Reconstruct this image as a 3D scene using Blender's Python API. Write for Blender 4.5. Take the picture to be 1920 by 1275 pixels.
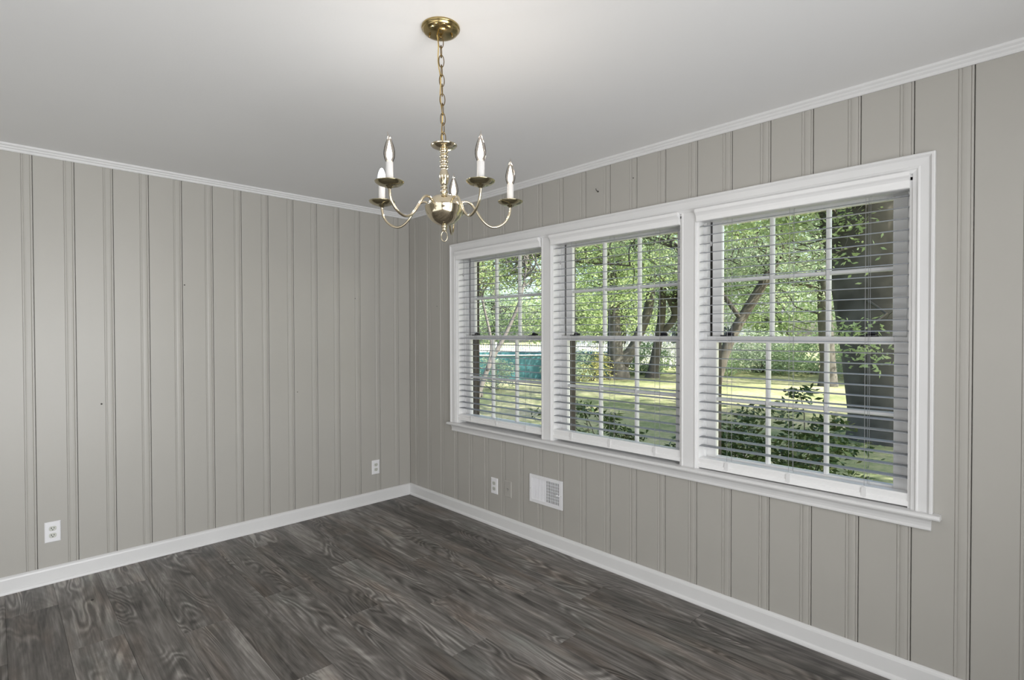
import bpy, math, random
import numpy as np
from mathutils import Vector, Matrix
for o in list(bpy.data.objects): bpy.data.objects.remove(o, do_unlink=True)
SC = bpy.context.scene
COL = SC.collection
random.seed(7); RNG = np.random.default_rng(7)

# ------------------------------------------------------------------ camera, world, sun, lamps, exposure
CAM = Vector((-2.602, -3.956, 1.4016))
cr = Vector((0.71715, -0.69692, -0.00222)); cu = Vector((0.01097, 0.00811, 0.99991)); cf = Vector((0.69683, 0.71711, -0.01346))
cd = bpy.data.cameras.new('camera'); cam = bpy.data.objects.new('camera', cd); COL.objects.link(cam)
m = Matrix((cr, cu, -cf)).transposed().to_4x4(); m.translation = CAM; cam.matrix_world = m
cd.sensor_width = 36; cd.lens = 1000.3 / 1920 * 36; cd.clip_start = .02; cd.clip_end = 400
SC.camera = cam
w = bpy.data.worlds.new('sky'); SC.world = w; w.use_nodes = True
nt = w.node_tree; bgn = nt.nodes['Background']
sky = nt.nodes.new('ShaderNodeTexSky'); sky.sky_type = 'NISHITA'; sky.sun_disc = False
sky.sun_elevation = math.radians(41); sky.sun_rotation = math.radians(170); sky.dust_density = 3; sky.air_density = 1.0
nt.links.new(sky.outputs[0], bgn.inputs[0]); bgn.inputs[1].default_value = 0.48
def light(name, kind, loc, direction=None, **k):
    l = bpy.data.lights.new(name, kind); o = bpy.data.objects.new(name, l); COL.objects.link(o); o.location = loc
    for a, b in k.items(): setattr(l, a, b)
    if direction: o.rotation_euler = Vector(direction).to_track_quat('-Z', 'Y').to_euler()
    return o
light('sun', 'SUN', (0, 0, 12), (-0.15, 0.74, -0.66), energy=12.5, angle=0.01, color=(1, .95, .84))
# added fill lights at the two closed unseen walls, standing in for daylight
light('window_light_rear', 'AREA', (-4.72, -2.6, 1.2), (1, 0.12, .22), shape='RECTANGLE', size=4.2, size_y=2.1, energy=46, color=(.98, .99, 1))
light('window_light_near', 'AREA', (-2.85, -5.50, 1.25), (-.07, 1, .13), shape='RECTANGLE', size=3.5, size_y=2.25, spread=2.4, energy=126, color=(.98, .99, 1))
SC.view_settings.view_transform = 'Standard'; SC.view_settings.look = 'None'
SC.view_settings.exposure = 0.0; SC.view_settings.gamma = 1.0; SC.view_settings.use_curve_mapping = False
SC.cycles.max_bounces = 10; SC.cycles.diffuse_bounces = 5; SC.cycles.transparent_max_bounces = 24

# ------------------------------------------------------------------ materials
def mat(name, col=(.8, .8, .8), rough=.5, metal=0., spec=.5, emit=None, estr=0.):
    M = bpy.data.materials.new(name); M.use_nodes = True
    b = M.node_tree.nodes['Principled BSDF']
    b.inputs['Base Color'].default_value = (*col, 1); b.inputs['Roughness'].default_value = rough
    b.inputs['Metallic'].default_value = metal; b.inputs['Specular IOR Level'].default_value = spec
    if emit: b.inputs['Emission Color'].default_value = (*emit, 1); b.inputs['Emission Strength'].default_value = estr
    return M
class NG:
    def __init__(s, M): s.t = M.node_tree; s.b = s.t.nodes['Principled BSDF']
    def n(s, ty, **k):
        x = s.t.nodes.new(ty)
        for a, b in k.items():
            if a[0] == '_': x.inputs[a[1:].replace('_', ' ')].default_value = b
            else: setattr(x, a, b)
        return x
    def l(s, a, b): s.t.links.new(a, b)
    def coord(s, scale=(1, 1, 1), kind='Object'):
        tc = s.n('ShaderNodeTexCoord'); mp = s.n('ShaderNodeMapping'); mp.inputs['Scale'].default_value = scale
        s.l(tc.outputs[kind], mp.inputs[0]); return mp
    def noise(s, vec, scale, detail=3, rough=.5, dist=0.):
        x = s.n('ShaderNodeTexNoise', _Scale=scale, _Detail=detail, _Roughness=rough, _Distortion=dist); s.l(vec, x.inputs['Vector']); return x.outputs['Fac']
    def ramp(s, fac, stops):
        r = s.n('ShaderNodeValToRGB'); e = r.color_ramp.elements
        while len(e) < len(stops): e.new(.5)
        for q, (p, c) in zip(e, stops): q.position = p; q.color = (*c, 1) if len(c) == 3 else c
        s.l(fac, r.inputs[0]); return r.outputs[0]
    def math(s, op, a, b=None, c=None):
        x = s.n('ShaderNodeMath', operation=op)
        for i, v in enumerate((a, b, c)):
            if v is None: continue
            if isinstance(v, (int, float)): x.inputs[i].default_value = v
            else: s.l(v, x.inputs[i])
        return x.outputs[0]
    def mix(s, fac, a, b, blend='MIX'):
        x = s.n('ShaderNodeMix', data_type='RGBA', blend_type=blend)
        for i, v in ((0, fac), (6, a), (7, b)):
            if isinstance(v, (int, float)): x.inputs[i].default_value = v
            elif isinstance(v, tuple): x.inputs[i].default_value = (*v, 1)
            else: s.l(v, x.inputs[i])
        return x.outputs[2]
    def bump(s, h, strength=.1, dist=.01):
        x = s.n('ShaderNodeBump', _Strength=strength, _Distance=dist); s.l(h, x.inputs['Height']); s.l(x.outputs[0], s.b.inputs['Normal'])
def soft(name, c0, c1, scale, rough=.5, bump=.0, spec=.5, bs=80, kind='Object'):
    M = mat(name, c0, rough, spec=spec); g = NG(M); v = g.coord(kind=kind).outputs[0]
    g.l(g.ramp(g.noise(v, scale, 4), [(.3, c0), (.7, c1)]), g.b.inputs['Base Color'])
    if bump: g.bump(g.noise(v, bs, 3), bump, .002)
    return M
WALL = soft('greige_wall_paint', (.430, .416, .385), (.458, .444, .412), 1.3, .34, .10, .42, 90)
TRIM = soft('white_trim_paint', (.73, .73, .73), (.77, .77, .77), 3, .33, .04, .45, 60)
CEIL = soft('ceiling_paint', (.83, .83, .83), (.86, .86, .858), .8, .75, .12, .3, 120)
BLIND = soft('blind_slat_paint', (.31, .325, .35), (.34, .355, .38), 6, .42, 0, .4)  # white slats; their backlit shade is put into this mid-grey colour
SASH = soft('white_sash_paint', (.86, .86, .86), (.89, .89, .89), 3, .35, 0, .45)
CORD = mat('cord_white', (.42, .42, .43), .7)
PLATE = mat('outlet_plastic', (.84, .84, .86), .3)
OUTFACE = mat('outlet_face', (.60, .61, .56), .35)
DARK = mat('dark_slot', (.02, .02, .02), .6)
LOCK = mat('bronze_lock', (.035, .035, .04), .4, .5)
EXT = soft('exterior_brick_reveal', (.035, .03, .025), (.06, .05, .04), 20, .8)
BRICK = soft('exterior_brick', (.07, .045, .038), (.10, .065, .055), 12, .9)
NAIL = mat('nail_dark', (.05, .045, .04), .6)
BRASS = soft('pale_brass', (.60, .53, .39), (.66, .58, .44), 9, .14); NG(BRASS).b.inputs['Metallic'].default_value = 1
PAN = soft('antique_brass_pan', (.40, .36, .23), (.48, .43, .29), 14, .16); NG(PAN).b.inputs['Metallic'].default_value = 1
OLDB = soft('aged_brass', (.38, .29, .13), (.47, .37, .18), 30, .2); NG(OLDB).b.inputs['Metallic'].default_value = 1
CHAINM = mat('chain_brass', (.20, .14, .06), .3, 1)
CORDG = mat('gold_cord', (.50, .36, .13), .45)
SLEEVE = mat('candle_sleeve_white', (.58, .57, .56), .35)
FROST = mat('frosted_lit_bulb', (.9, .93, 1), .25, emit=(.86, .93, 1), estr=.75)
FIL = mat('glowing_filament', (1, .8, .6), .5, emit=(1, .88, .70), estr=3.2)
def glass(name, tint, refl, edge=None):
    M = bpy.data.materials.new(name); M.use_nodes = True; t = M.node_tree; t.nodes.clear()
    o = t.nodes.new('ShaderNodeOutputMaterial'); mx = t.nodes.new('ShaderNodeMixShader'); tr = t.nodes.new('ShaderNodeBsdfTransparent'); gl = t.nodes.new('ShaderNodeBsdfGlossy')
    tr.inputs[0].default_value = (*tint, 1); gl.inputs['Roughness'].default_value = .02
    fr = t.nodes.new('ShaderNodeLayerWeight'); fr.inputs[0].default_value = refl
    if edge:
        cm = t.nodes.new('ShaderNodeMix'); cm.data_type = 'RGBA'; cm.inputs[6].default_value = (*tint, 1); cm.inputs[7].default_value = (*edge, 1)
        lw = t.nodes.new('ShaderNodeLayerWeight'); lw.inputs[0].default_value = .35
        t.links.new(lw.outputs['Facing'], cm.inputs[0]); t.links.new(cm.outputs[2], tr.inputs[0])
    t.links.new(fr.outputs['Fresnel'], mx.inputs[0]); t.links.new(tr.outputs[0], mx.inputs[1]); t.links.new(gl.outputs[0], mx.inputs[2]); t.links.new(mx.outputs[0], o.inputs[0])
    return M
PANE = glass('window_glass', (.93, .95, .94), .10)
BULB = glass('clear_bulb_glass', (1, .98, .96), .12, edge=(1, .90, .80))

def floor_material():
    M = mat('dark_oak_vinyl', rough=.42, spec=.4); g = NG(M)
    oi = g.n('ShaderNodeObjectInfo'); tc = g.n('ShaderNodeTexCoord')
    cb = g.n('ShaderNodeCombineXYZ'); r = oi.outputs['Random']
    g.l(g.math('MULTIPLY', r, 37.0), cb.inputs[0]); g.l(g.math('MULTIPLY', r, 91.0), cb.inputs[1]); g.l(g.math('MULTIPLY', r, 13.0), cb.inputs[2])
    ad = g.n('ShaderNodeVectorMath', operation='ADD'); g.l(tc.outputs['Object'], ad.inputs[0]); g.l(cb.outputs[0], ad.inputs[1])
    def mp(s):
        x = g.n('ShaderNodeMapping'); x.inputs['Scale'].default_value = s; g.l(ad.outputs[0], x.inputs[0]); return x.outputs[0]
    low = g.noise(mp((3.1, .60, 1)), 1.9, 1.8, .45, .7)
    ring = g.math('SINE', g.math('MULTIPLY', low, 105))
    ring = g.math('MULTIPLY_ADD', ring, .5, .5)
    mask = g.ramp(g.noise(mp((4, 1.1, 1)), 1.7, 2, .5, .3), [(.44, (0, 0, 0)), (.60, (1, 1, 1))])
    tone = g.noise(mp((7, 1.1, 1)), 1.7, 4, .6, 1.2)
    fib = g.noise(mp((150, 4.5, 1)), 1.0, 4, .65, .4)
    fib2 = g.noise(mp((45, 1.6, 1)), 1.0, 3, .6, .6)
    rm = g.math('MULTIPLY', g.math('SUBTRACT', ring, .5), g.math('MULTIPLY_ADD', mask, .32, .05))
    v = g.math('MULTIPLY_ADD', tone, .95, -.02)
    v = g.math('ADD', v, rm)
    v = g.math('ADD', v, g.math('MULTIPLY_ADD', fib, .50, -.25))
    v = g.math('ADD', v, g.math('MULTIPLY_ADD', fib2, .70, -.35))
    v = g.math('ADD', v, g.math('MULTIPLY_ADD', r, .24, -.11))
    c = g.ramp(v, [(.12, (.055, .050, .046)), (.40, (.140, .129, .119)), (.58, (.215, .200, .187)), (.84, (.42, .395, .37))])
    warm = g.noise(mp((4, .8, 1)), 2.3, 2)
    c = g.mix(g.ramp(warm, [(.5, (0, 0, 0)), (.75, (.55, .55, .55))]), c, (1.0, .80, .66), 'MULTIPLY')
    cool = g.noise(mp((3, .9, 1)), 3.1, 2)
    c = g.mix(g.ramp(cool, [(.52, (0, 0, 0)), (.78, (.5, .5, .5))]), c, (.88, 1.0, .98), 'MULTIPLY')
    g.l(c, g.b.inputs['Base Color']); g.bump(fib, .10, .001)
    return M
FLOOR = floor_material()

def leaf_mat(name, cols, scale=.6, trans=.45):
    M = bpy.data.materials.new(name); M.use_nodes = True; g = NG(M); t = g.t
    g.b.inputs['Roughness'].default_value = .45; g.b.inputs['Specular IOR Level'].default_value = .35
    v = g.coord().outputs[0]; n = g.n('ShaderNodeTexNoise', _Scale=scale, _Detail=6, _Roughness=.75); g.l(v, n.inputs['Vector'])
    c = g.ramp(n.outputs['Fac'], [(.3 + .4 * i / (len(cols) - 1), k) for i, k in enumerate(cols)])
    g.l(c, g.b.inputs['Base Color'])
    tl = g.n('ShaderNodeBsdfTranslucent'); g.l(g.mix(.5, c, (1.0, 1.0, .45), 'MULTIPLY'), tl.inputs[0]); g.l(c, tl.inputs[0])
    mx = g.n('ShaderNodeMixShader'); mx.inputs[0].default_value = trans
    g.l(g.b.outputs[0], mx.inputs[1]); g.l(tl.outputs[0], mx.inputs[2]); g.l(mx.outputs[0], t.nodes['Material Output'].inputs[0])
    return M
LEAF_A = leaf_mat('leaves_light_green', [(.24, .34, .16), (.42, .52, .24), (.66, .72, .42)], 1.4)
LEAF_B = leaf_mat('leaves_mid_green', [(.17, .27, .15), (.34, .44, .25), (.58, .66, .42)], 1.1)
LEAF_C = leaf_mat('leaves_grey_green', [(.20, .27, .20), (.35, .42, .30), (.56, .62, .46)], .9)
LEAF_Y = leaf_mat('leaves_yellow', [(.30, .30, .12), (.55, .52, .22)], 2)
LEAF_D = leaf_mat('leaves_shrub_dark', [(.03, .06, .02), (.06, .11, .035), (.15, .14, .06)], 6, .2)
BARK = soft('grey_bark', (.085, .08, .072), (.15, .14, .125), 5, .9, .7, .2, 14)
BARKD = soft('dark_bark', (.080, .072, .062), (.155, .142, .125), 3, .95, .9, .05, 9)
BARKP = soft('pale_bark', (.14, .13, .125), (.24, .22, .21), 4, .8, .3, .2, 14)
def lawn_material():
    M = mat('lawn', rough=.95, spec=.1); g = NG(M); v = g.coord().outputs[0]
    a = g.noise(v, .30, 5, .6); b = g.noise(v, 7, 5, .75)
    c = g.ramp(g.math('MULTIPLY_ADD', b, .55, g.math('MULTIPLY', a, .75)), [(.42, (.10, .12, .06)), (.56, (.20, .23, .11)), (.68, (.31, .31, .17)), (.84, (.50, .43, .32))])
    g.l(c, g.b.inputs['Base Color']); g.bump(b, .5, .03); return M
LAWN = lawn_material()
TEAL = soft('teal_pool_wall', (.04, .14, .155), (.06, .18, .20), 1.5, .45)
PICK = mat('white_picket', (.82, .82, .86), .6)
SIDING = soft('pale_siding', (.62, .62, .70), (.68, .68, .75), 1, .7)
ROOFM = soft('grey_shingle', (.12, .12, .12), (.18, .18, .18), 4, .9)
HWIN = mat('dark_house_glass', (.06, .07, .09), .1)

# ------------------------------------------------------------------ geometry helpers
class MB:
    def __init__(s): s.v = []; s.f = []; s.sm = []
    def add(s, vs, fs, smooth=False):
        k = len(s.v); s.v += [tuple(p) for p in vs]; s.f += [tuple(i + k for i in f) for f in fs]; s.sm += [smooth] * len(fs); return s
    def box(s, x0, x1, y0, y1, z0, z1):
        x0, x1 = sorted((x0, x1)); y0, y1 = sorted((y0, y1)); z0, z1 = sorted((z0, z1))
        v = [(x, y, z) for x in (x0, x1) for y in (y0, y1) for z in (z0, z1)]
        return s.add(v, [(0, 1, 3, 2), (4, 6, 7, 5), (0, 4, 5, 1), (2, 3, 7, 6), (0, 2, 6, 4), (1, 5, 7, 3)])
    def prism(s, rings, closed=True, cap=True, smooth=False):
        """rings: list of equal-length point loops joined one to the next"""
        n = len(rings[0]); vs = [p for r in rings for p in r]; fs = []
        for i in range(len(rings) - 1):
            for j in range(n if closed else n - 1):
                a = i * n + j; b = i * n + (j + 1) % n; fs.append((a, b, b + n, a + n))
        s.add(vs, fs, smooth)
        if cap and closed:
            k = len(s.v) - len(vs)
            s.f.append(tuple(k + j for j in reversed(range(n)))); s.f.append(tuple(k + (len(rings) - 1) * n + j for j in range(n))); s.sm += [False, False]
        return s
    def tube(s, pts, r, n=8, cap=True, closed=False):
        P = [Vector(p) for p in pts]; N = len(P); R = r if isinstance(r, (list, tuple)) else [r] * N
        T = []
        for i in range(N):
            a = P[(i - 1) % N] if (closed or i) else P[i]; b = P[(i + 1) % N] if (closed or i < N - 1) else P[i]; T.append((b - a).normalized())
        u = T[0].orthogonal().normalized(); rings = []
        for i in range(N):
            u = (u - T[i] * u.dot(T[i])).normalized(); w_ = T[i].cross(u)
            rings.append([P[i] + (u * math.cos(2 * math.pi * k / n) + w_ * math.sin(2 * math.pi * k / n)) * R[i] for k in range(n)])
        if closed: rings.append(rings[0])
        return s.prism(rings, True, cap and not closed, True)
    def lathe(s, prof, c, n=28, ax=(0, 0, 1)):
        """prof: (r, z) list, c: centre"""
        rings = [[(c[0] + r * math.cos(2 * math.pi * k / n), c[1] + r * math.sin(2 * math.pi * k / n), c[2] + z) for k in range(n)] for r, z in prof]
        return s.prism(rings, True, False, True)
    def sweep_rect(s, prof, yl, yr, zt, zb, X=0.0):
        """mitred three-sided casing; prof: (inward offset, thickness towards the room)"""
        rings = []
        for path in range(4):
            ring = []
            for u, t in prof:
                p = [(X - t, yl - u, zb), (X - t, yl - u, zt - u), (X - t, yr + u, zt - u), (X - t, yr + u, zb)][path]
                ring.append(p)
            rings.append(ring)
        return s.prism(rings)
def crv(pts, sub=5):
    P = [Vector(p) for p in pts]; out = []
    for i in range(len(P) - 1):
        p0 = P[i - 1] if i else P[i] * 2 - P[i + 1]; p1 = P[i]; p2 = P[i + 1]; p3 = P[i + 2] if i + 2 < len(P) else P[i + 1] * 2 - P[i]
        for k in range(sub):
            t = k / sub; out.append(.5 * ((2 * p1) + (p2 - p0) * t + (2 * p0 - 5 * p1 + 4 * p2 - p3) * t * t + (3 * p1 - p0 - 3 * p2 + p3) * t ** 3))
    return out + [P[-1]]
WL = {}
def mesh_obj(name, me, mt, parent=None, origin=None, kind=None):
    o = bpy.data.objects.new(name, me)
    if mt and not me.materials: me.materials.append(mt)
    COL.objects.link(o); pw = Vector((0, 0, 0))
    if parent is not None: o.parent = parent; pw = WL[parent.name]
    og = Vector(origin) if origin is not None else pw
    o.location = og - pw; WL[o.name] = og
    if kind: o['kind'] = kind
    return o
def obj(name, mb, mt, parent=None, origin=None, kind=None, bevel=0, recalc=True):
    if origin is None: origin = WL[parent.name] if parent is not None else (0, 0, 0)
    og = Vector(origin); me = bpy.data.meshes.new(name)
    me.from_pydata([tuple(Vector(v) - og) for v in mb.v], [], mb.f)
    me.polygons.foreach_set('use_smooth', mb.sm)
    if recalc:
        import bmesh
        b = bmesh.new(); b.from_mesh(me); bmesh.ops.recalc_face_normals(b, faces=b.faces); b.to_mesh(me); b.free()
    o = mesh_obj(name, me, mt, parent, og, kind)
    if bevel:
        m_ = o.modifiers.new('bevel', 'BEVEL'); m_.width = bevel; m_.segments = 2; m_.limit_method = 'ANGLE'; m_.harden_normals = False
    return o
def thing(name, label=None, cat=None, loc=(0, 0, 0), group=None, kind=None):
    o = bpy.data.objects.new(name, None); COL.objects.link(o); o.location = loc; o.empty_display_size = .05; WL[o.name] = Vector(loc)
    return tag(o, label, cat, group, kind)
def tag(o, label=None, cat=None, group=None, kind=None):
    if label: o['label'] = label
    if cat: o['category'] = cat
    if group: o['group'] = group
    if kind: o['kind'] = kind
    return o

# ------------------------------------------------------------------ room shell
H = 2.425; XR, YN = -4.75, -5.55
obj('ceiling', MB().box(XR, 0.14, YN, .14, H, H + .12), CEIL, kind='structure')
wl = obj('wall_left', MB().box(XR, 0.14, .015, .14, -.02, H), WALL, kind='structure')
OYL, OYR, OZT, OZB = -.662, -3.550, 2.024, .690          # whole window opening in the right wall
wb = MB(); wb.box(.015, .14, YN, OYR, -.02, H).box(.015, .14, OYL, .015, -.02, H).box(.015, .14, OYR, OYL, -.02, OZB).box(.015, .14, OYR, OYL, OZT, H)
wr = obj('wall_right', wb, WALL, kind='structure')
obj('wall_rear', MB().box(XR - .12, XR, YN - .12, .14, -.02, H), WALL, kind='structure')
obj('wall_near', MB().box(XR, .14, YN - .12, YN, -.02, H), WALL, kind='structure')
# tongue and groove boards, moulded along one edge
BP = [(0.000, 9), (0.004, .8), (0.012, 0), (.729, 0), (.735, 2.6), (.742, .4), (.768, .4), (.776, 3.0), (.784, 3.0), (.800, 1.4), (.835, .6), (.880, .4), (.925, 1.0), (.941, 3.2), (.949, .4), (.984, .5), (.991, 9)]
def board_mesh(width, z0, z1, wall, u0=0., u1=1.):
    mb = MB(); pts = [(u, d) for u, d in BP if u0 < u < u1]
    def dep(u):
        for (a, b), (c, d) in zip(BP, BP[1:]):
            if a <= u <= c: return b + (d - b) * (u - a) / (c - a)
        return 9
    pts = [(u0, dep(u0))] + pts + [(u1, dep(u1))] if u0 > 0 or u1 < 1 else BP
    front = [(u * width, d / 1000) for u, d in pts]; loop = front + [(front[-1][0], .0145), (front[0][0], .0145)]
    if wall == 'l': rings = [[(u, d, z) for u, d in loop] for z in (z0, z1)]
    else: rings = [[(d, -u, z) for u, d in loop] for z in (z0, z1)]
    return mb.prism(rings)
PL, PR_ = .17906, .18008
full = {}
def board(wall, parent, pos, width, z0, z1, u0=0., u1=1.):
    key = (wall, round(width, 4), round(z0, 3), round(z1, 3), round(u0, 3), round(u1, 3))
    org = (pos, 0, 0) if wall == 'l' else (0, pos, 0)
    if key not in full:
        mb = board_mesh(width, z0, z1, wall, u0, u1); mb.v = [tuple(Vector(v) + Vector(org)) for v in mb.v]
        full[key] = obj('board', mb, WALL, parent, org).data
    else: mesh_obj('board', full[key], WALL, parent, org)
# left wall: joints at x = -(.1112 + PL k)
board('l', wl, -.1112, PL, 0, H, 0, .1112 / PL * .98)
for k in range(26):
    x = -(.1112 + PL * (k + 1))
    if x < XR: break
    board('l', wl, x, PL, 0, H)
# right wall: joints at y = -(.1274 + PR k); cut round the window
def rboard(y0, u0=0., u1=1.):
    a = y0 - u0 * PR_; b = y0 - u1 * PR_
    if b > OYL or a < OYR or (b > OYL - .004) or (a < OYR + .004): board('r', wr, y0, PR_, 0, H, u0, u1)
    elif a > OYL + .002: t = (y0 - OYL) / PR_; rboard(y0, u0, t - .012); rboard(y0, t + .012, u1)
    elif b < OYR - .002: t = (y0 - OYR) / PR_; rboard(y0, u0, t - .012); rboard(y0, t + .012, u1)
    else: board('r', wr, y0, PR_, 0, OZB, u0, u1); board('r', wr, y0, PR_, OZT, H, u0, u1)
board('r', wr, -.1274 + PR_, PR_, 0, H, .1274 and 1 - .1274 / PR_, 1)
for k in range(30):
    y = -(.1274 + PR_ * k)
    if y - PR_ < YN: break
    rboard(y)
# little nails and marks left in the boards
def nail(parent, p, r, wall, hook=False):
    mb = MB(); ax = Vector((0, -1, 0)) if wall == 'l' else Vector((-1, 0, 0))
    mb.tube([Vector(p) - ax * .004, Vector(p) + ax * .002, Vector(p) + ax * .004], [r, r, r * .6], 8)
    if hook: mb.tube([Vector(p) + ax * .003, Vector(p) + ax * .018 + Vector((0, 0, .004)), Vector(p) + ax * .022 + Vector((0, 0, .014))], .0022, 6)
    o = obj('nail_head' if not hook else 'hook', mb, NAIL, parent)
    if hook: o['label'] = 'small dark hook high on the wall above the window'
for p, r in (((-1.712, 0, 1.716), .004), ((-2.148, 0, .986), .005), ((-.515, 0, 1.68), .0035), ((-.985, 0, .965), .003)): nail(wl, p, r, 'l')
nail(wr, (0, -2.02, 2.245), .005, 'r', True); nail(wr, (0, -.40, 1.62), .003, 'r'); nail(wr, (0, -2.265, 2.275), .003, 'r')

# floor
fl = obj('floor', MB().box(XR, .12, YN, .12, -.10, -.006), EXT, kind='structure')
ENDS = {5: -.93 + .01, 4: -.48, 3: -1.187, 8: -.605, 9: -1.112, 11: -.917, 10: -1.55 + 1.21, 6: -.30, 2: -.75, 0: -.305, 7: -1.02, 12: -.35, 1: -1.0, 13: -.85}
PW, PLN = .1975, 1.208
for k in range(25):
    x1 = -.007 - PW * (k - 1) if k else 0.0
    x1 = -(.007 + PW * (k - 1)) if k else .012
    x0 = -(.007 + PW * k) if k else -.007
    x0 = max(x0, XR)
    if x1 <= XR: break
    col = k - 1
    e = ENDS.get(col, -random.random() * PLN)
    ys = [.012]; y = e
    while y < 0 and y > YN: ys.append(y); y -= PLN
    ys.append(YN)
    for a, b in zip(ys, ys[1:]):
        g_ = .0002; c_ = .0005
        lo = [(x0 + g_, b + g_, -.006), (x1 - g_, b + g_, -.006), (x1 - g_, a - g_, -.006), (x0 + g_, a - g_, -.006)]
        mi = [(p[0], p[1], -.0009) for p in lo]
        hi = [(x0 + g_ + c_, b + g_ + c_, 0), (x1 - g_ - c_, b + g_ + c_, 0), (x1 - g_ - c_, a - g_ - c_, 0), (x0 + g_ + c_, a - g_ - c_, 0)]
        obj('plank', MB().prism([lo, mi, hi]), FLOOR, fl, ((x0 + x1) / 2, b, 0))
tag(obj('floor_debris', MB().lathe([(0, .0), (.006, .001), (.007, .004), (.003, .006), (0, .007)], (-2.245, -.415, 0), 7), NAIL), 'tiny dark crumb lying on the wood floor near the left baseboard', 'crumb')

# baseboards: profile (offset from wall, z)
BB = [(0, 0), (.024, 0), (.024, .006), (.0215, .013), (.0155, .018), (.0145, .020), (.0145, .076), (.0125, .084), (.008, .089), (.003, .0925), (0, .0925)]
obj('baseboard_left', MB().prism([[(XR, -t, z) for t, z in BB], [(-0.0 - 0, -t, z) for t, z in BB]]), TRIM, kind='structure')
obj('baseboard_right', MB().prism([[(-t, -.0, z) for t, z in BB], [(-t, YN, z) for t, z in BB]]), TRIM, kind='structure')
# crown (two stepped beads)
CR = [(0, 2.385), (.007, 2.385), (.010, 2.390), (.010, 2.397), (.014, 2.400), (.017, 2.403), (.017, 2.409), (.0215, 2.412), (.025, 2.415), (.025, 2.4248), (0, 2.4248)]
obj('trim_1', MB().prism([[(XR, -t, z) for t, z in CR], [(0, -t, z) for t, z in CR]]), TRIM, kind='structure')
obj('trim_2', MB().prism([[(-t, 0, z) for t, z in CR], [(-t, YN, z) for t, z in CR]]), TRIM, kind='structure')

# ------------------------------------------------------------------ window casing (trim_3): casing, mullions, stool, apron
WT, WB = 2.094, .700
tr = thing('trim_3', loc=(0, -2.106, WB), kind='structure')
CP = [(0, 0), (0, .021), (.003, .0235), (.010, .0235), (.014, .020), (.018, .0165), (.046, .0145), (.050, .0165), (.054, .0165), (.058, .0125), (.066, .0105), (.070, .010), (.072, .006), (.072, 0)]
obj('casing', MB().sweep_rect(CP, -.595, -3.617, WT, WB, .0), TRIM, tr)
for yc in (-1.609, -2.605):
    mbm = MB(); hw = .042
    pr = [(-hw, 0), (-hw, .008), (-hw + .003, .011), (-hw + .009, .011), (-hw + .012, .0085), (hw - .012, .0085), (hw - .009, .011), (hw - .003, .011), (hw, .008), (hw, 0)]
    mbm.prism([[(-t, yc - u, z) for u, t in pr] for z in (WB, 2.024)])
    obj('mullion_casing', mbm, TRIM, tr)
SP = [(.10, .681), (-.040, .681), (-.0445, .684), (-.0465, .690), (-.0445, .696), (-.040, .699), (.10, .702)]
sy0, sy1 = -.578, -3.642
smb2 = MB(); SF = [(0, .681), (-.040, .681), (-.0445, .684), (-.0465, .690), (-.0445, .696), (-.040, .700), (0, .700)]
smb2.prism([[(x, sy0, z) for x, z in SF], [(x, sy1, z) for x, z in SF]]); smb2.box(0, .105, OYL + .001, OYR - .001, .690, .700)
obj('stool', smb2, TRIM, tr)
AP = [(0, .681), (.023, .681), (.023, .676), (.017, .668), (.0135, .656), (.012, .645), (.0145, .640), (.0145, .634), (.011, .6305), (0, .6305)]
amb = MB(); amb.prism([[(-t, -.606 + (0 if i else .0), z) for t, z in AP] if i == 0 else [(-t, -3.612, z) for t, z in AP] for i in (0, 1)])
obj('apron', amb, TRIM, tr)

# ------------------------------------------------------------------ windows and blinds
OPEN = [(-.666, -1.568), (-1.650, -2.564), (-2.646, -3.547)]
def frame4(x0, x1, yl, yr, z0, z1, st, bt, tp):
    mb = MB(); mb.box(x0, x1, yl, yl - st, z0, z1).box(x0, x1, yr, yr + st, z0, z1)
    mb.box(x0, x1, yl - st, yr + st, z0, z0 + bt).box(x0, x1, yl - st, yr + st, z1 - tp, z1); return mb
def sash(win, name, x0, x1, yl, yr, z0, z1, st, bt, tp):
    s_ = obj(name, frame4(x0, x1, yl, yr, z0, z1, st, bt, tp), SASH, win, bevel=.002)
    gl, gr, g0, g1 = yl - st, yr + st, z0 + bt, z1 - tp; xc = (x0 + x1) / 2; hw = .0095
    ys = [gl + (gr - gl) * t for t in (0, 1 / 3, 2 / 3, 1)]; zs = [g0, (g0 + g1) / 2, g1]
    for y in ys[1:3]: obj('muntin', MB().prism([[(xc - .013, y + hw * .55, z), (xc - .006, y + hw, z), (xc + .012, y + hw, z), (xc + .012, y - hw, z), (xc - .006, y - hw, z), (xc - .013, y - hw * .55, z)] for z in (g0, g1)]), SASH, s_)
    for a, b in zip(ys, ys[1:]):
        z = zs[1]; aa = a - (hw if a != gl else 0); bb = b + (hw if b != gr else 0)
        obj('muntin', MB().prism([[(xc - .013, y, z + hw * .55), (xc - .006, y, z + hw), (xc + .012, y, z + hw), (xc + .012, y, z - hw), (xc - .006, y, z - hw), (xc - .013, y, z - hw * .55)] for y in (aa, bb)]), SASH, s_)
    for a, b in zip(ys, ys[1:]):
        for c, d in zip(zs, zs[1:]):
            obj('pane', MB().box(xc + .002, xc + .0045, a - .003, b + .003, c + .003, d - .003), PANE, s_)
    return s_
SLP = []  # slat cross-section: gently crowned
for t in np.linspace(-1, 1, 7): SLP.append((t * .0245, .0022 * (1 - t * t)))
slat_loop = [(a, b + .0011) for a, b in SLP] + [(a, b - .0011) for a, b in reversed(SLP)]
TILT = 0.0
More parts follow.
